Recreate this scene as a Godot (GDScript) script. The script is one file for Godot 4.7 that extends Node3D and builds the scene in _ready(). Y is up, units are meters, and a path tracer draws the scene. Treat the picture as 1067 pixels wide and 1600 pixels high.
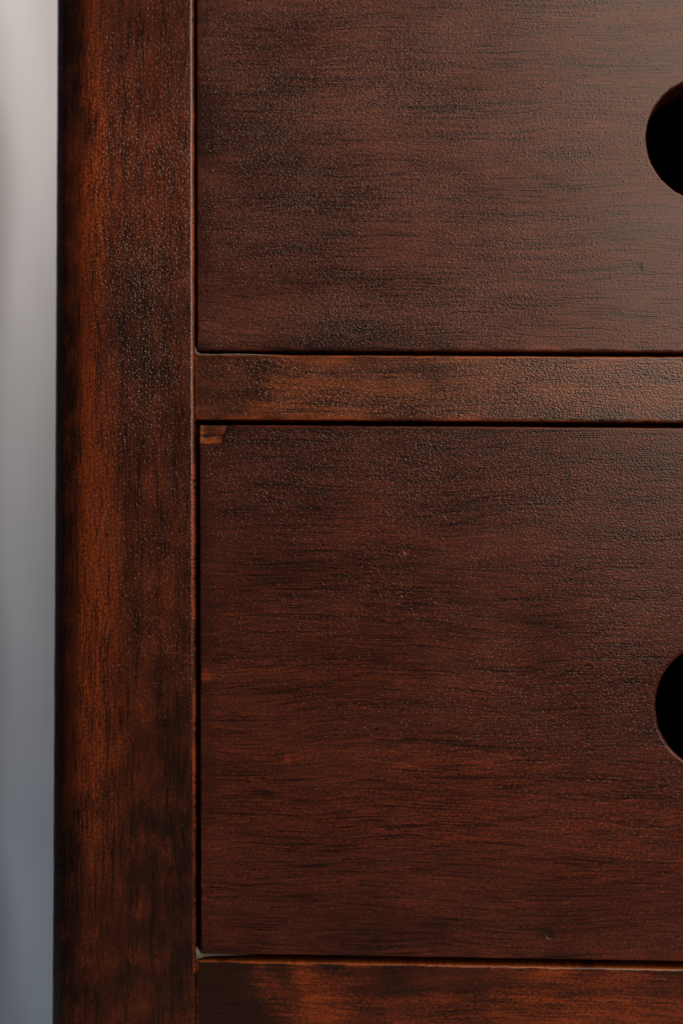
extends Node3D
# All plane measures of the chest are in millimetres on its front (X to the right, Y up); P() turns them into metres.
# The old chest has racked a little out of square, so P() leans the stiles and drops the rails by half a degree.

const LEAN := 0.0087
const DROP := 0.0097
var edge_noise := FastNoiseLite.new()


func P(X: float, Y: float, Z: float) -> Vector3:
	return Vector3(X - LEAN * Y, Y - DROP * X, Z) * 0.001


func numbered(called: String, parent: Node) -> String:
	var n := called
	var k := 0
	while parent.has_node(n):
		k += 1
		n = "%s_%03d" % [called, k]
	return n


func tag(o: Node, label := "", category := "", kind := "") -> void:
	if label: o.set_meta("label", label)
	if category: o.set_meta("category", category)
	if kind: o.set_meta("kind", kind)


func put(called: String, mesh: Mesh, mat: Material, parent: Node = self) -> MeshInstance3D:
	var o := MeshInstance3D.new()
	o.mesh = mesh
	o.material_override = mat
	o.name = numbered(called, parent)
	parent.add_child(o, true)
	return o


# ---------------------------------------------------------------- wood

func streaks(w: int, h: int, cw: int, ch: int, freq: float, sd: int, octaves := 3) -> PackedByteArray:
	# noise drawn on a coarse grid of cw x ch and stretched to w x h
	var n := FastNoiseLite.new()
	n.noise_type = FastNoiseLite.TYPE_SIMPLEX_SMOOTH
	n.seed = sd
	n.frequency = freq
	n.fractal_octaves = octaves
	var im := n.get_image(cw, ch, false, false, true)
	im.convert(Image.FORMAT_L8)
	if cw != w or ch != h:
		im.resize(w, h, Image.INTERPOLATE_CUBIC)
	return im.get_data()


# One wooden surface. o: w, h texels; mw, mh millimetres; upright when the grain runs up; colours dark, mid, bright;
# stains [x, y, rx, ry, amount] in millimetres from the top left corner (over 0 darker stain, under 0 worn to the warm wood);
# dents [x, y, dx, dy, width, depth]; worn = how far the rubbed edges reach in.
func wood(o: Dictionary) -> Dictionary:
	var w: int = o.w
	var h: int = o.h
	var sd: int = o.seed
	var mw: float = o.mw
	var mh: float = o.mh
	var up: bool = o.get("upright", false)
	var sx := w / mw
	var sy := h / mh
	# fibres are long along the grain
	var gw := int(w / (1.0 if up else 18.0))
	var gh := int(h / (18.0 if up else 1.0))
	var fibre := streaks(w, h, gw, gh, o.get("fibre_freq", 0.2), sd, 2)
	var bw := int(w / (2.0 if up else 30.0))
	var bh := int(h / (30.0 if up else 2.0))
	var band := streaks(w, h, bw, bh, 0.055, sd + 1, 3)
	var blot := streaks(w, h, w / 4, h / 4, 0.02 * o.get("blot", 1.0), sd + 2, 4)
	var fine := streaks(w, h, w, h, 0.16, sd + 3, 2)
	var grit := streaks(w, h, w, h, 0.33, sd + 4, 1)
	var warp := streaks(w, h, w / 8, h / 8, 0.018 if not up else 0.03, sd + 5, 2)
	var wave := streaks(w, h, w / 8, h / 8, 0.03, sd + 6, 2)
	# pores: short dark open strokes along the grain
	var pore := PackedFloat32Array()
	pore.resize(w * h)
	var rng := RandomNumberGenerator.new()
	rng.seed = sd
	var warp_by := 26.0 if not up else 8.0
	for i in int(o.get("pores", 3000)):
		var len_mm: float = 1.2 + o.get("pore_length", 14.0) * pow(rng.randf(), 2.4)
		var px := rng.randf() * w
		var py := rng.randf() * h
		var c0: int = clampi(int(py), 0, h - 1) * w + clampi(int(px), 0, w - 1)
		if band[c0] > 90 + rng.randi() % 110 or blot[c0] > 110 + rng.randi() % 110:
			continue
		var deep := 0.25 + 0.75 * rng.randf()
		var steps := int(len_mm * (sy if up else sx))
		var lean := rng.randfn(0.0, 0.012)
		var w0: float = warp[c0] / 255.0 * warp_by
		for s in steps:
			var t := float(s) / steps
			var d := deep * sqrt(sin(PI * t)) * (0.6 + 0.4 * rng.randf())
			var qx: float = px + (lean * s if up else float(s))
			var qy: float = py + (float(s) if up else lean * s)
			var ix := int(qx)
			var iy := int(qy)
			if ix < 1 or iy < 1 or ix >= w - 1 or iy >= h - 1:
				break
			var at := iy * w + ix
			if not up:
				iy -= int(warp[at] / 255.0 * warp_by - w0)
			else:
				ix -= int(warp[at] / 255.0 * warp_by - w0)
			if ix < 1 or iy < 1 or ix >= w - 1 or iy >= h - 1:
				continue
			at = iy * w + ix
			pore[at] = maxf(pore[at], d)
			var side := at + (1 if up else w)
			pore[side] = maxf(pore[side], d * 0.7)
	# the lacquer dried over raised grain: small hard nibs, thickest where the brush left most
	var nib := PackedFloat32Array()
	nib.resize(w * h)
	for i in int(o.get("nibs", 0.12) * mw * mh):
		var cx := rng.randf() * w
		var cy := rng.randf() * h
		var c0: int = int(cy) * w + int(cx)
		var r := rng.randf_range(0.2, 0.34)
		var tall := r * rng.randf_range(0.08, 0.3)
		var ang := rng.randfn(-0.9, 0.4)
		if wave[c0] / 255.0 + 0.35 * (blot[c0] / 255.0 - 0.5) < rng.randfn(o.get("nib_patch", 0.42), 0.16):
			continue
		var ca := cos(ang)
		var sa := sin(ang)
		var ex := int(r * 1.3 * sx) + 1
		var ey := int(r * 1.3 * sy) + 1
		for yy in range(maxi(0, int(cy) - ey), mini(h, int(cy) + ey + 2)):
			for xx in range(maxi(0, int(cx) - ex), mini(w, int(cx) + ex + 2)):
				var dx := (xx - cx) / sx
				var dy := (yy - cy) / sy
				var a := (dx * ca - dy * sa) / (r * 1.3)
				var b := (dx * sa + dy * ca) / (r * 0.8)
				var q := a * a + b * b
				if q < 1.0:
					nib[yy * w + xx] = maxf(nib[yy * w + xx], tall * (1.0 - q) * (1.0 - 0.4 * q))
	# stains, on a coarse grid
	var kw := w / 4
	var kh := h / 4
	var stain := PackedFloat32Array()
	stain.resize(kw * kh)
	for st in o.get("stains", []):
		var x0 := maxi(0, int((st[0] - 2.2 * st[2]) * sx / 4))
		var x1 := mini(kw, int((st[0] + 2.2 * st[2]) * sx / 4))
		var y0 := maxi(0, int((st[1] - 2.2 * st[3]) * sy / 4))
		var y1 := mini(kh, int((st[1] + 2.2 * st[3]) * sy / 4))
		for y in range(y0, y1):
			for x in range(x0, x1):
				var dx: float = (x * 4 / sx - st[0]) / st[2]
				var dy: float = (y * 4 / sy - st[1]) / st[3]
				var r: float = dx * dx + dy * dy
				# ragged outline, taken from the blotch noise and the fibres
				var c0: int = (y * 4) * w + x * 4
				r += (blot[c0] - 128) / 100.0 + (fibre[c0] - 128) / 120.0 + (fine[c0] - 128) / 140.0
				stain[y * kw + x] += st[4] * smoothstep(0.0, 1.0, 0.4 * (2.3 - r))
	# where the finish dried roughest
	var zone := PackedFloat32Array()
	zone.resize(kw * kh)
	zone.fill(o.get("rough_ground", 0.12))
	for st in o.get("rough_patches", []):
		for y in kh:
			for x in kw:
				var dx: float = (x * 4 / sx - st[0]) / st[2]
				var dy: float = (y * 4 / sy - st[1]) / st[3]
				zone[y * kw + x] += st[4] * exp(-dx * dx - dy * dy)
	# dents and scratches
	var dent := {}
	for d in o.get("dents", []):
		var n := 40
		for s in n:
			var t := float(s) / (n - 1)
			var cx: float = (d[0] + d[2] * t) * sx
			var cy: float = (d[1] + d[3] * t) * sy
			var rr: float = d[4] * (0.4 + 0.6 * sin(PI * t))
			for yy in range(int(cy - rr * sy) - 1, int(cy + rr * sy) + 2):
				for xx in range(int(cx - rr * sx) - 1, int(cx + rr * sx) + 2):
					if xx < 0 or yy < 0 or xx >= w or yy >= h:
						continue
					var q := Vector2((xx - cx) / sx, (yy - cy) / sy).length() / rr
					if q < 1.0:
						var k := yy * w + xx
						dent[k] = maxf(dent.get(k, 0.0), d[5] * (1.0 - q * q))
	var dark: Color = o.dark
	var mid: Color = o.mid
	var bright: Color = o.bright
	var worn: float = o.get("worn", 0.0)
	var wornc: Color = o.get("worn_color", bright)
	var gloss: float = o.get("rough", 0.3)
	var rel: float = o.get("relief", 1.0)
	var mott: float = o.get("mottle", 0.5)
	var bnd: float = o.get("bands", 0.35)
	var fib: float = o.get("fibres", 0.5)
	var spk: float = o.get("specks", 0.35)
	var rgb := PackedByteArray()
	rgb.resize(w * h * 3)
	var hgt := PackedFloat32Array()
	hgt.resize(w * h)
	var rgh := PackedByteArray()
	rgh.resize(w * h)
	for y in h:
		var ey := minf(y / sy, (h - 1 - y) / sy)
		var ks := mini(y / 4, kh - 1) * kw
		for x in w:
			var at := y * w + x
			var sh := int(warp[at] / 255.0 * warp_by)
			var g := at
			if up:
				g = y * w + mini(x + sh, w - 1)
			else:
				g = mini(y + sh, h - 1) * w + x
			var f := fibre[g] / 255.0 - 0.5
			var b := band[g] / 255.0 - 0.5
			var bl := blot[at] / 255.0 - 0.5
			var fi := fine[at] / 255.0 - 0.5
			var gr := grit[at] / 255.0 - 0.5
			var po := pore[at]
			var st := stain[ks + mini(x / 4, kw - 1)]
			var zn := clampf(zone[ks + mini(x / 4, kw - 1)] + 0.6 * (wave[at] / 255.0 - 0.5), 0.0, 1.3)
			var v := 0.5 + bnd * b + fib * f + mott * bl + spk * (fi + 0.6 * gr) - st * (0.8 + 1.2 * f + 1.2 * fi)
			var c := dark.lerp(mid, clampf(v * 2.0, 0.0, 1.0)) if v < 0.5 else mid.lerp(bright, clampf(v * 2.0 - 1.0, 0.0, 1.0))
			if worn > 0.0:
				var e := minf(ey, minf(x / sx, (w - 1 - x) / sx))
				if e < worn * 2.0:
					var k := clampf((worn * (1.0 + 1.6 * bl + 1.2 * f) - e) / (worn * 0.4), 0.0, 1.0)
					c = c.lerp(wornc, k * (0.75 + 0.5 * fi))
			c = c.lerp(Color(0.05, 0.035, 0.035), po * 0.95)
			var hm := rel * clampf(minf(ey, minf(x / sx, (w - 1 - x) / sx)) / 1.6, 0.12, 1.0) * ((0.02 + 0.035 * zn) * fi + (0.02 + 0.11 * zn) * gr * (1.0 + 2.0 * fi)) + 0.028 * f + 0.05 * (wave[at] / 255.0 - 0.5) - 0.03 * po + nib[at] * clampf(minf(ey, minf(x / sx, (w - 1 - x) / sx)) / 1.6 - 0.3, 0.0, 1.0)
			if dent.has(at):
				hm -= dent[at]
			hgt[at] = hm + 0.3
			rgh[at] = clampi(int(255.0 * (gloss + 0.08 * bl + 0.06 * gr - 0.05 * po)), 20, 255)
			var a3 := at * 3
			rgb[a3] = clampi(int(c.r * 255.0), 0, 255)
			rgb[a3 + 1] = clampi(int(c.g * 255.0), 0, 255)
			rgb[a3 + 2] = clampi(int(c.b * 255.0), 0, 255)
	return {
		"color": ImageTexture.create_from_image(Image.create_from_data(w, h, false, Image.FORMAT_RGB8, rgb)),
		"height": ImageTexture.create_from_image(Image.create_from_data(w, h, false, Image.FORMAT_RF, hgt.to_byte_array())),
		"rough": ImageTexture.create_from_image(Image.create_from_data(w, h, false, Image.FORMAT_L8, rgh)),
	}


func wood_material(called: String, o: Dictionary) -> StandardMaterial3D:
	var t := wood(o)
	var m := StandardMaterial3D.new()
	m.resource_name = called
	m.albedo_texture = t.color
	m.roughness = 1.0
	m.roughness_texture = t.rough
	m.metallic_specular = o.get("spec", 0.5)
	m.heightmap_enabled = true
	m.heightmap_texture = t.height
	m.heightmap_scale = 0.1     # a height of 1 is one millimetre
	m.texture_repeat = false
	return m


func plain(called: String, c: Color, rough := 0.8) -> StandardMaterial3D:
	var m := StandardMaterial3D.new()
	m.resource_name = called
	m.albedo_color = c
	m.roughness = rough
	return m


# ---------------------------------------------------------------- shapes

func rect(x0: float, y0: float, x1: float, y1: float) -> PackedVector2Array:
	return PackedVector2Array([Vector2(x0, y0), Vector2(x1, y0), Vector2(x1, y1), Vector2(x0, y1)])  # counter-clockwise


func finer(o: PackedVector2Array, step: float) -> PackedVector2Array:
	var out := PackedVector2Array()
	for i in o.size():
		var a := o[i]
		var b := o[(i + 1) % o.size()]
		var n := maxi(1, int(a.distance_to(b) / step))
		for k in n:
			out.append(a.lerp(b, float(k) / n))
	return out


func inward(o: PackedVector2Array) -> PackedVector2Array:
	# mitred inward direction at each corner of a counter-clockwise outline
	var out := PackedVector2Array()
	for i in o.size():
		var a := (o[i] - o[(i - 1 + o.size()) % o.size()]).normalized()
		var b := (o[(i + 1) % o.size()] - o[i]).normalized()
		var na := Vector2(-a.y, a.x)
		var nb := Vector2(-b.y, b.x)
		var s := na + nb
		out.append(s / maxf(0.4, (1.0 + na.dot(nb))))
	return out


class Board:
	var v := PackedVector3Array()
	var n := PackedVector3Array()
	var t := PackedVector2Array()
	var ix := PackedInt32Array()
	func tri(a: int, b: int, c: int, facing: Vector3) -> void:
		# front faces run clockwise seen from where they face
		if (v[b] - v[a]).cross(v[c] - v[a]).dot(facing) > 0.0:
			ix.append_array([a, c, b])
		else:
			ix.append_array([a, b, c])
	func mesh() -> ArrayMesh:
		var arr := []
		arr.resize(Mesh.ARRAY_MAX)
		arr[Mesh.ARRAY_VERTEX] = v
		arr[Mesh.ARRAY_NORMAL] = n
		arr[Mesh.ARRAY_TEX_UV] = t
		arr[Mesh.ARRAY_INDEX] = ix
		var m := ArrayMesh.new()
		m.add_surface_from_arrays(Mesh.PRIMITIVE_TRIANGLES, arr)
		return m


# the face's texture rectangle, in millimetres: x0, y_top, width, height
func uv(p: Vector2, r: Rect2) -> Vector2:
	return Vector2((p.x - r.position.x) / r.size.x, (r.position.y - p.y) / r.size.y)


func rim(b: Board, loop: PackedVector2Array, into: PackedVector2Array, z: float, depth: float, r: float, rough_edge: float, tex: Rect2) -> PackedVector2Array:
	# rounds the edge of a loop over and runs it back by depth; returns the loop of the flat face inside it
	var n := loop.size()
	var seg := 5
	var first := b.v.size()
	var face := PackedVector2Array()
	var radius := PackedFloat32Array()
	for i in n:
		radius.append(r * (1.0 + rough_edge * edge_noise.get_noise_2d(loop[i].x * 9.0 + z * 31.0, loop[i].y * 9.0)))
		face.append(loop[i] + into[i] * radius[i])
	for k in seg + 2:
		var a := PI / 2 * minf(1.0, float(k) / seg)
		for i in n:
			var q := loop[i] + into[i] * radius[i] * (1.0 - sin(a))
			var zz := z - radius[i] * (1.0 - cos(a)) if k <= seg else z - depth
			b.v.append(P(q.x, q.y, zz))
			var o := -into[i].normalized()
			b.n.append(Vector3(o.x * sin(a), o.y * sin(a), cos(a)))
			b.t.append(uv(q, tex))
	for k in seg + 1:
		for i in n:
			var a := first + k * n + i
			var c := first + k * n + (i + 1) % n
			b.tri(a, c, a + n, b.n[a] + b.n[a + n])
			b.tri(c, c + n, a + n, b.n[c] + b.n[a + n])
	return face


func cap(b: Board, poly: PackedVector2Array, z: float, facing: Vector3, tex: Rect2) -> void:
	var first := b.v.size()
	for p in poly:
		b.v.append(P(p.x, p.y, z))
		b.n.append(facing)
		b.t.append(uv(p, tex))
	var tr := Geometry2D.triangulate_polygon(poly)
	for k in range(0, tr.size(), 3):
		b.tri(first + tr[k], first + tr[k + 1], first + tr[k + 2], facing)


# a board with worn round edges; hole = Vector3(x, y, radius) in millimetres cuts a round finger hole through it
func board(outline: PackedVector2Array, z: float, depth: float, r: float, tex: Rect2, hole := Vector3.ZERO, rough_edge := 0.7, hole_edge := 1.0) -> ArrayMesh:
	var b := Board.new()
	var loop := finer(outline, 2.5)
	var face := rim(b, loop, inward(loop), z, depth, r, rough_edge, tex)
	if hole.z == 0.0:
		cap(b, face, z, Vector3.BACK, tex)
		cap(b, loop, z - depth, Vector3.FORWARD, tex)
		return b.mesh()
	var c := Vector2(hole.x, hole.y)
	var ring := PackedVector2Array()
	var into := PackedVector2Array()
	var n := 96
	for i in n:
		var d := Vector2.from_angle(TAU * i / n)
		ring.append(c + d * hole.z)
		into.append(d)
	var inner := rim(b, ring, into, z, depth, hole_edge, 0.4, tex)
	# two halves of the face, either side of the hole
	for back in 2:
		var oo := loop if back else face
		var hh := ring if back else inner
		for s in [-1, 1]:
			var part := PackedVector2Array()
			# walk the outline points on this side in order, beginning where it crosses the middle
			var m := oo.size()
			var start := -1
			for i in m:
				var here: bool = (oo[i].x - c.x) * s > 0.0
				var before: bool = (oo[(i - 1 + m) % m].x - c.x) * s > 0.0
				if here and not before:
					start = i
					break
			var y_in := oo[start].y
			var y_out := y_in
			part.append(Vector2(c.x, y_in))
			for k in m:
				var q := oo[(start + k) % m]
				if (q.x - c.x) * s <= 0.0:
					break
				part.append(q)
				y_out = q.y
			part.append(Vector2(c.x, y_out))
			# the half ring runs back the other way
			var half := PackedVector2Array()
			for i in n:
				var k := (i + n * 3 / 4) % n
				if (hh[k].x - c.x) * s >= -0.0001:
					half.append(hh[k])
			# order it from the end nearest y_out
			var keyed := []
			for q in half:
				keyed.append([atan2((q.x - c.x) * s, (q.y - c.y) * (1.0 if y_out > c.y else -1.0)), q])
			keyed.sort_custom(func(p1, p2): return p1[0] < p2[0])
			for kq in keyed:
				part.append(kq[1])
			cap(b, part, z - depth if back else z, Vector3.FORWARD if back else Vector3.BACK, tex)
	return b.mesh()


# the corner post: a profile (x from the left, z) swept down its length
func stile_mesh(x_left: float, x_right: float, y0: float, y1: float, tex: Rect2, mirror := false) -> ArrayMesh:
	var wd := x_right - x_left
	var prof := [[2.5, -34.0], [0.3, -18.0], [0.0, -13.0], [0.9, -10.9], [2.2, -8.6], [3.5, -6.3], [4.5, -4.6], [5.3, -3.5], [6.2, -2.7], [7.4, -2.0], [9.0, -1.35], [10.9, -0.8], [13.0, -0.3], [16.0, 0.0]]
	for k in 9:
		prof.append([16.0 + (wd - 17.4) * (k + 1) / 9.0, 0.0])
	for k in 5:
		var a := PI / 2 * (k + 1) / 5.0
		prof.append([wd - 1.4 + 1.4 * sin(a), -1.4 * (1.0 - cos(a))])
	prof.append([wd, -34.0])
	var b := Board.new()
	var rows := int((y1 - y0) / 3.0)
	var np := prof.size()
	for j in rows + 1:
		var y := lerpf(y0, y1, float(j) / rows)
		for i in np:
			var x: float = prof[i][0]
			var z: float = prof[i][1]
			var wear := 0.0
			if i > 0 and i < 13:
				wear = 0.1 * edge_noise.get_noise_2d(y * 3.0, 7.0)
			elif i > 21 and i < np - 1:
				wear = -0.10 * edge_noise.get_noise_2d(y * 3.0, 90.0) - 0.05
			var X := x_right - x - wear if mirror else x_left + x + wear
			b.v.append(P(X, y, z))
			var p0: Array = prof[maxi(i - 1, 0)]
			var p1: Array = prof[mini(i + 1, np - 1)]
			var d := Vector2(p1[0] - p0[0], p1[1] - p0[1]).normalized()
			b.n.append(Vector3(d.y if mirror else -d.y, 0, d.x).normalized())
			b.t.append(uv(Vector2(x_left + x, y), tex))
	for j in rows:
		for i in np - 1:
			var a := j * np + i
			b.tri(a, a + 1, a + np, b.n[a] + b.n[a + 1])
			b.tri(a + 1, a + np + 1, a + np, b.n[a] + b.n[a + 1])
	return b.mesh()


func block(x0: float, y0: float, z0: float, x1: float, y1: float, z1: float) -> ArrayMesh:
	# a plain plank between two corners, millimetres; z0 is its back
	return board(rect(x0, y0, x1, y1), z1, z1 - z0, 0.6, Rect2(x0, y1, x1 - x0, y1 - y0))


# ---------------------------------------------------------------- the scene

func _ready() -> void:
	edge_noise.seed = 5
	edge_noise.frequency = 0.02
	edge_noise.fractal_octaves = 3
	# camera
	var cam := Camera3D.new()
	cam.name = "camera"
	add_child(cam)
	var th := deg_to_rad(3.9)
	var ps := deg_to_rad(1.6)
	var f := Vector3(-sin(ps) * cos(th), sin(th), -cos(ps) * cos(th))
	cam.look_at_from_position(-f * 0.489, Vector3.ZERO, Vector3.UP)
	cam.fov = 39.6
	var lens := CameraAttributesPhysical.new()
	lens.frustum_focal_length = 33.33
	lens.frustum_focus_distance = 0.4885
	lens.frustum_near = 0.05
	lens.frustum_far = 30.0
	lens.exposure_aperture = 2.6
	cam.attributes = lens
	cam.current = true
	# surroundings: the dim grey of the room round it
	var we := WorldEnvironment.new()
	we.name = "surroundings"
	var env := Environment.new()
	env.background_mode = Environment.BG_COLOR
	env.background_color = Color(0.15, 0.17, 0.21)
	env.background_energy_multiplier = 0.36
	env.tonemap_mode = Environment.TONE_MAPPER_LINEAR
	env.tonemap_exposure = 1.0
	env.sdfgi_enabled = true
	env.ssao_enabled = true
	env.ssil_enabled = true
	we.environment = env
	add_child(we)
	# the window light, high on the right
	var key := AreaLight3D.new()
	key.name = "window_light"
	key.area_size = Vector2(1.6, 1.8)
	key.light_color = Color(1.0, 0.91, 0.82)
	key.light_energy = 4.4
	key.shadow_enabled = true
	add_child(key)
	key.look_at_from_position(Vector3(0.92, 0.94, 1.3), Vector3(0, 0.05, 0), Vector3.UP)
	# a second, cooler light high behind the chest, that falls down the curtain
	var far := AreaLight3D.new()
	far.name = "back_window_light"
	far.area_size = Vector2(0.5, 0.5)
	far.light_color = Color(1.0, 0.945, 0.925)
	far.light_energy = 0.95
	far.shadow_enabled = true
	add_child(far)
	far.look_at_from_position(Vector3(0.3, 1.35, -0.85), Vector3(-0.44, 0.4, -1.3), Vector3.UP)

	# bluish daylight that comes in low behind the chest
	var low := AreaLight3D.new()
	low.name = "low_daylight"
	low.area_size = Vector2(0.5, 0.3)
	low.light_color = Color(0.62, 0.84, 1.0)
	low.light_energy = 0.065
	low.shadow_enabled = true
	add_child(low)
	low.look_at_from_position(Vector3(0.15, -0.5, -0.9), Vector3(-0.44, -0.45, -1.3), Vector3.UP)

	# floor
	var fl := put("floor", block(-2000, -650, -1700, 2000, -620, 1800), plain("floor boards", Color(0.42, 0.43, 0.46), 0.5))
	tag(fl, "", "", "structure")

	# curtain
	var cu := put("curtain", curtain(), plain("white cloth", Color(0.87, 0.89, 0.91), 0.9))
	tag(cu, "blurred white cloth curtain hanging in soft folds behind the dark chest", "curtain")

	# chest
	var chest := Node3D.new()
	chest.name = "chest_of_drawers"
	add_child(chest)
	tag(chest, "dark reddish brown lacquered wooden chest with round finger holes cut through its drawers", "chest of drawers")

	var stile_tex := Rect2(-102.0, 185, 51.4, 360)
	var m_stile := wood_material("stained stile wood", {
		"w": 256, "h": 1800, "mw": 51.4, "mh": 360.0, "seed": 11, "upright": true, "pores": 4500, "rough": 0.24, "relief": 1.1, "mottle": 0.26, "blot": 2.2, "specks": 0.45, "fibres": 0.26, "bands": 0.16, "fibre_freq": 0.3, "nibs": 0.3,
		"dark": Color8(36, 20, 15), "mid": Color8(76, 35, 20), "bright": Color8(136, 60, 24), "rough_ground": 0.5,
		"rough_patches": [[32, 80, 20, 60, 0.5], [36, 130, 18, 40, 0.3], [36, 190, 18, 60, 0.25]],
		"stains": [[32, 118, 24, 22, 0.22], [38, 160, 16, 26, 0.1], [15.5, 75, 5, 60, -0.36], [16, 185, 8, 46, -0.26], [30, 60, 18, 30, -0.12], [18, 268, 9, 44, -0.2], [44, 290, 20, 60, 0.2], [38, 330, 26, 40, 0.24], [8, 80, 2.6, 110, 0.3], [8, 270, 2.6, 110, 0.34], [51.2, 200, 0.9, 26, -0.7], [51.2, 262, 0.8, 20, -0.9], [51.2, 300, 0.9, 14, -0.6], [51.2, 328, 0.8, 10, -0.8], [51.2, 110, 0.9, 60, -0.4], [7, 20, 5, 20, 0.3], [9, 330, 5, 30, 0.2], [44, 240, 12, 50, 0.08], [12, 52, 2.5, 8, 0.4]],
	})
	var st := put("stile", stile_mesh(-102.0, -50.6, -620, 600, stile_tex), m_stile, chest)
	tag(st, "left corner post with orange worn streaks and rounded outer edge")
	put("stile", stile_mesh(307.2, 358.6, -620, 600, Rect2(307.2, 185, 51.4, 360), true), m_stile, chest)

	var rail_look := {"w": 1400, "h": 128, "mw": 358.0, "mh": 22.8, "pores": 1500, "rough": 0.26, "relief": 1.05, "mottle": 0.34, "blot": 2.0, "specks": 0.6, "worn": 0.7, "worn_color": Color8(140, 70, 28),
		"dark": Color8(42, 22, 15), "mid": Color8(88, 44, 23), "bright": Color8(128, 65, 28), "rough_ground": 0.7}
	var rl := rail_look.duplicate()
	rl.merge({"seed": 31, "stains": [[4, 10, 16, 16, 0.4], [30, 14, 16, 6, -0.2], [60, 4, 30, 5, 0.1]]}, true)
	var m_rail := wood_material("stained rail wood", rl)
	put("rail", board(rect(-50.55, 31.8, 307.1, 54.6), -0.7, 24, 0.8, Rect2(-50.55, 54.6, 357.65, 22.8)), m_rail, chest)
	var r2 := rail_look.duplicate()
	r2.merge({"seed": 47, "mid": Color8(84, 37, 20), "bright": Color8(134, 60, 24), "mottle": 0.6, "h": 152, "mh": 27.0, "relief": 0.8, "rough_ground": 0.1, "blot": 1.4, "stains": [[10, 14, 28, 30, 0.75], [75, 4, 24, 5, 0.3], [60, 22, 14, 7, 0.25], [110, 22, 16, 7, 0.2], [40, 14, 12, 8, -0.25], [95, 13, 22, 7, -0.15], [130, 13, 20, 10, -0.25]]}, true)
	var m_rail2 := wood_material("patchy rail wood", r2)
	var rb := put("rail", board(rect(-50.55, -179.3, 307.1, -152.3), -0.5, 24, 0.8, Rect2(-50.55, -152.3, 357.65, 27.0)), m_rail2, chest)
	tag(rb, "lower rail with black stained left end and orange patches")
	put("rail", board(rect(-50.55, 218.2, 307.1, 240.0), -0.7, 24, 0.8, Rect2(-50.55, 240.0, 357.65, 21.8)), m_rail, chest)

	# drawers
	var look := {"w": 1536, "h": 1024, "pores": 13000, "pore_length": 24.0, "rough": 0.24, "relief": 1.0, "mottle": 0.16, "bands": 0.2, "fibres": 0.6, "specks": 0.5, "fibre_freq": 0.28, "worn": 0.4, "worn_color": Color8(104, 44, 26),
		"dark": Color8(42, 23, 19), "mid": Color8(82, 45, 36), "bright": Color8(122, 66, 49), "spec": 0.4}
	var l1 := look.duplicate()
	l1.merge({"seed": 71, "mw": 355.0, "mh": 160.6, "stains": [[152.5, 130.5, 2.2, 3.0, 0.5], [89, 52, 1.2, 0.9, 0.5], [107, 115, 4, 1.4, 0.35], [20, 112, 34, 44, 0.16], [14, 50, 20, 40, 0.14], [30, 156, 40, 8, 0.15], [1, 90, 3, 80, 0.2], [60, 150, 40, 10, 0.08]], "rough_ground": 0.34, "nibs": 0.3, "rough_patches": [[20, 110, 60, 60, 0.6], [60, 150, 60, 14, 0.35], [10, 50, 50, 50, 0.35], [175, 60, 70, 100, -0.4]], "dents": [[152, 129.5, 1.2, 2.4, 1.1, 0.02], [89, 52, 0.7, 0.3, 0.5, 0.06]]}, true)
	var m_d1 := wood_material("upper drawer veneer", l1)
	var d1 := put("drawer", board(rect(-49.6, 56.1, 305.8, 216.7), -0.2, 18, 0.9, Rect2(-49.3, 216.7, 355.1, 160.6), Vector3(129.1, 130.9, 21.9), 0.7, 0.9), m_d1, chest)
	tag(d1, "upper drawer with square corners and round finger hole")
	var l2 := look.duplicate()
	l2.merge({"seed": 93, "mw": 354.5, "mh": 179.75, "mid": Color8(70, 35, 27), "bright": Color8(120, 53, 32), "relief": 0.9, "nibs": 0.4, "rough_ground": 0.5, "rough_patches": [[40, 14, 70, 30, 0.5], [10, 40, 30, 50, 0.3], [120, 150, 90, 30, -0.25]], "stains": [[116.5, 171, 2.4, 1.5, 0.45], [70.2, 43.4, 0.9, 0.9, -1.3], [29.2, 113.5, 0.7, 3.2, -0.6], [1.6, 86, 2.0, 2.4, -0.7], [126, 17, 0.8, 2.2, 0.3], [16, 24, 26, 34, 0.12], [40, 6, 60, 8, 0.1], [1, 90, 3, 90, 0.2], [30, 172, 50, 10, 0.1], [80, 88, 60, 8, -0.06], [90, 128, 70, 12, -0.14], [140, 142, 60, 10, -0.1], [60, 112, 50, 5, -0.08]], "dents": [[28.5, 111, 1.6, 5.5, 0.35, 0.05], [70, 43, 0.8, 0.9, 0.5, 0.12], [116, 175 - 3.5, 2.2, 1.0, 1.3, 0.16], [109, 20, -0.6, 2.0, 0.3, 0.05], [69, 58, 0.7, 1.0, 0.4, 0.06]]}, true)
	var m_d2 := wood_material("lower drawer veneer", l2)
	var o2 := PackedVector2Array([Vector2(-48.8, -149.85), Vector2(305.7, -149.85), Vector2(305.7, 29.9), Vector2(-38.6, 29.9), Vector2(-39.4, 28.6), Vector2(-39.9, 27.6), Vector2(-40.6, 26.9), Vector2(-40.4, 25.8), Vector2(-41.2, 24.9), Vector2(-41.0, 23.95), Vector2(-42.6, 23.75), Vector2(-44.5, 23.8), Vector2(-46.4, 23.35), Vector2(-48.8, 23.1)])
	var d2 := put("drawer", board(o2, 0.0, 18, 0.8, Rect2(-48.8, 29.9, 354.5, 179.75), Vector3(127.6, -65.4, 21.8), 0.5, 1.3), m_d2, chest)
	tag(d2, "lower drawer with chipped top left corner and round finger hole")
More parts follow.
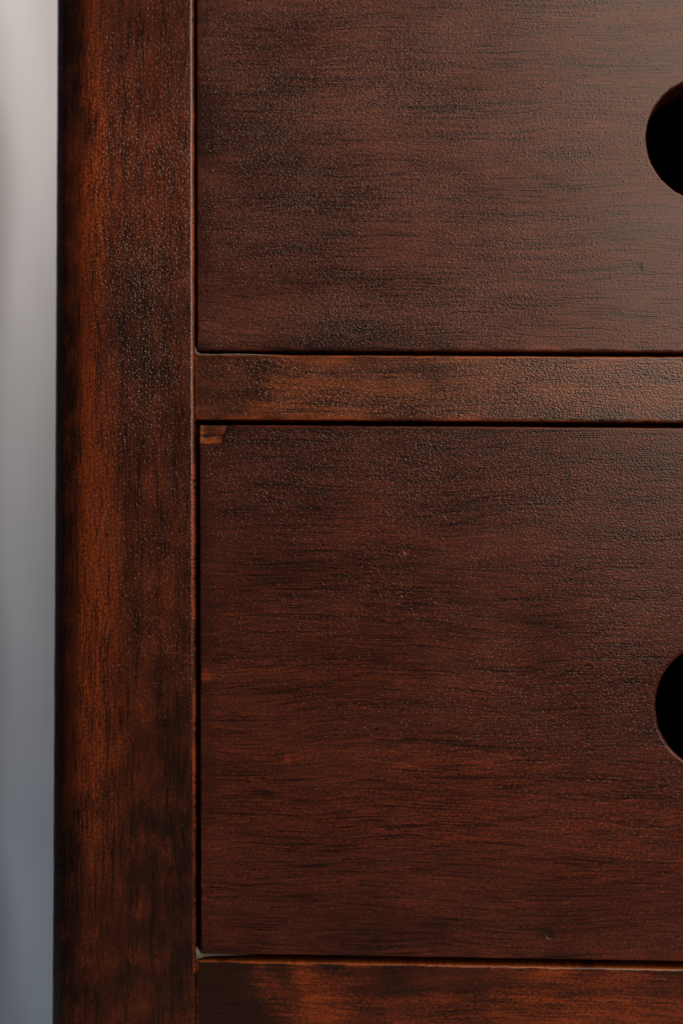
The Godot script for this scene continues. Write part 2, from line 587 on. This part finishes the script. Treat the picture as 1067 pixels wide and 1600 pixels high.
	var m_raw := wood_material("bare chipped wood", {"w": 128, "h": 96, "mw": 9.4, "mh": 6.6, "seed": 3, "pores": 12, "rough": 0.4, "relief": 0.4, "fibres": 1.1, "spec": 0.3, "dark": Color8(34, 17, 11), "mid": Color8(58, 28, 16), "bright": Color8(128, 64, 28), "stains": [[5, 6.2, 8, 1.6, -0.8], [0.2, 3, 0.5, 5, -0.5]]})
	put("chipped_corner", chip(), m_raw, d2)
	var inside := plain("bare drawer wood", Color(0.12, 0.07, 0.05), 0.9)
	for d in [[d1, 62.0, 200.0], [d2, -144.0, 14.0]]:
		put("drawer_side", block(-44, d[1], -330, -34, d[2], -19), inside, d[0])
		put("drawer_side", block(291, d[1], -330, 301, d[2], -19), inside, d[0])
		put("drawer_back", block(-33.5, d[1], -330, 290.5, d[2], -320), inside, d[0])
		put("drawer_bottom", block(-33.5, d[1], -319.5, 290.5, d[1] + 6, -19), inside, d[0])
	# pale slivers of old filler left in the joints
	var m_fill := plain("old filler", Color(0.42, 0.40, 0.37), 0.45)
	var fi := put("filler", sliver([[-50.45, -151.9, -148.2, -0.6], [-50.0, -152.0, -149.0, -0.7], [-49.2, -151.7, -149.6, -0.9], [-47.5, -151.2, -149.9, -1.6], [-44, -150.9, -149.9, -1.7], [-40, -150.9, -149.9, -2.0], [-34, -150.9, -149.9, -3.5], [-20, -150.9, -149.9, -9.0], [10, -151.0, -149.9, -13.0], [40, -150.6, -149.9, -16.0]]), m_fill, chest)
	tag(fi, "pale sliver of old filler in the joint under the lower drawer")
	fi = put("filler", sliver([[-50.45, 54.9, 57.4, -0.8], [-50.1, 54.7, 56.2, -0.8], [-49.6, 54.5, 55.4, -0.8], [-48.6, 54.5, 54.9, -0.9], [-43, 54.5, 54.8, -0.9], [-36, 54.5, 54.95, -0.8], [-31, 54.5, 54.85, -0.9], [-22, 54.5, 54.7, -1.6], [0, 54.5, 54.65, -3.0]]), m_fill, chest)
	tag(fi, "thin pale line of old filler above the middle rail")
	# carcass
	# the rest of the chest, above and below the picture
	var more := board(rect(-49.3, 241.0, 305.8, 396.0), -0.2, 18, 0.9, Rect2(-49.3, 396.0, 355.1, 155.0), Vector3(129.1, 313.0, 21.9))
	put("drawer", more, m_d1, chest)
	put("drawer", board(rect(-49.3, 421.5, 305.8, 577.0), -0.2, 18, 0.9, Rect2(-49.3, 577.0, 355.1, 155.5), Vector3(129.1, 494.0, 21.9)), m_d2, chest)
	put("drawer", board(rect(-49.3, -360.0, 305.8, -180.5), -0.2, 18, 0.9, Rect2(-49.3, -180.5, 355.1, 179.5), Vector3(129.1, -275.0, 21.9)), m_d1, chest)
	put("rail", board(rect(-50.55, 578.5, 307.1, 600.0), -0.7, 24, 0.8, Rect2(-50.55, 600.0, 357.65, 21.5)), m_rail, chest)
	put("rail", board(rect(-50.55, 397.5, 307.1, 420.0), -0.7, 24, 0.8, Rect2(-50.55, 420.0, 357.65, 22.5)), m_rail, chest)
	put("rail", board(rect(-50.55, -384.0, 307.1, -361.5), -0.7, 24, 0.8, Rect2(-50.55, -361.5, 357.65, 22.5)), m_rail, chest)
	var side := plain("dark side wood", Color(0.16, 0.08, 0.05), 0.5)
	put("side_panel", block(-94, -380, -400, -80, 599.5, -34.5), side, chest)
	put("side_panel", block(336, -380, -400, 350, 599.5, -34.5), side, chest)
	put("back_panel", block(-79.5, -380, -400, 335.5, 599.5, -394), side, chest)
	put("bottom_board", block(-79.5, -379, -393, 335.5, -367, -36), side, chest)
	put("top_board", block(-106, 600.5, -404, 362, 620, 6), m_rail, chest)


func chip() -> ArrayMesh:
	# the hollow where the corner of the veneer broke away, with a ledge along its lower edge
	var b := Board.new()
	var nx := 24
	var ny := 18
	for j in ny + 1:
		for i in nx + 1:
			var x := lerpf(-48.7, -39.2, float(i) / nx)
			var y := lerpf(23.3, 29.8, float(j) / ny)
			var from_low := y - 23.3
			var z := -1.15 + 0.95 * clampf(1.0 - from_low / 2.0, 0.0, 1.0)
			z += 0.7 * clampf(1.0 - (x + 48.7) / 0.7, 0.0, 1.0)
			z += 0.12 * edge_noise.get_noise_2d(x * 22.0, y * 40.0) - 0.25 * clampf((from_low - 5.6) / 0.9, 0.0, 1.0)
			b.v.append(P(x, y, z))
			b.n.append(Vector3.BACK)
			b.t.append(Vector2(float(i) / nx, 1.0 - float(j) / ny))
	for j in ny + 1:
		for i in nx + 1:
			var k := j * (nx + 1) + i
			var dx := b.v[j * (nx + 1) + mini(i + 1, nx)] - b.v[j * (nx + 1) + maxi(i - 1, 0)]
			var dy := b.v[mini(j + 1, ny) * (nx + 1) + i] - b.v[maxi(j - 1, 0) * (nx + 1) + i]
			b.n[k] = dx.cross(dy).normalized()
			if i < nx and j < ny:
				b.tri(k, k + 1, k + nx + 1, Vector3.BACK)
				b.tri(k + 1, k + nx + 2, k + nx + 1, Vector3.BACK)
	return b.mesh()


func sliver(pts: Array) -> ArrayMesh:
	# a thin strip: x, lower edge, upper edge and depth of each station, 3 mm thick
	var b := Board.new()
	var k := 0
	for i in pts.size() - 1:
		for t in 6:
			var f := (t + (1.0 if i == pts.size() - 2 and t == 5 else 0.0)) / 6.0
			var q := []
			for m in 4:
				q.append(lerpf(pts[i][m], pts[i + 1][m], f))
			var wob := 0.12 * edge_noise.get_noise_2d(q[0] * 60.0, q[1] * 10.0)
			for p in [[q[1], q[3] - 3.0, Vector3.DOWN], [q[1], q[3], Vector3(0, -0.5, 0.87)], [q[2] + wob, q[3], Vector3(0, 0.5, 0.87)], [q[2] + wob, q[3] - 3.0, Vector3.UP]]:
				b.v.append(P(q[0], p[0], p[1]))
				b.n.append(p[2])
				b.t.append(Vector2.ZERO)
			if k > 0:
				for m in 3:
					var a := (k - 1) * 4 + m
					b.tri(a, a + 1, a + 4, b.n[a] + b.n[a + 1])
					b.tri(a + 1, a + 5, a + 4, b.n[a] + b.n[a + 1])
			k += 1
	return b.mesh()


func curtain() -> ArrayMesh:
	var b := Board.new()
	var nz := FastNoiseLite.new()
	nz.seed = 8
	nz.frequency = 1.0
	var nx := 320
	var ny := 80
	for j in ny + 1:
		for i in nx + 1:
			var x := lerpf(-0.95, 1.3, float(i) / nx)
			var y := lerpf(-0.618, 1.9, float(j) / ny)
			var ph := 1.6 + x * 40.0 + y * 2.0 + 2.2 * nz.get_noise_2d(x * 2.0, y * 0.8)
			b.v.append(Vector3(x + 0.006 * cos(ph), y, -1.3 + 0.005 * sin(ph) + 0.010 * nz.get_noise_2d(x * 1.6 + 40.0, y * 0.7)))
			b.n.append(Vector3.BACK)
			b.t.append(Vector2(x, y))
	for j in ny + 1:
		for i in nx + 1:
			var k := j * (nx + 1) + i
			var dx := b.v[j * (nx + 1) + mini(i + 1, nx)] - b.v[j * (nx + 1) + maxi(i - 1, 0)]
			var dy := b.v[mini(j + 1, ny) * (nx + 1) + i] - b.v[maxi(j - 1, 0) * (nx + 1) + i]
			b.n[k] = dx.cross(dy).normalized()
			if i < nx and j < ny:
				b.tri(k, k + 1, k + nx + 1, Vector3.BACK)
				b.tri(k + 1, k + nx + 2, k + nx + 1, Vector3.BACK)
	return b.mesh()
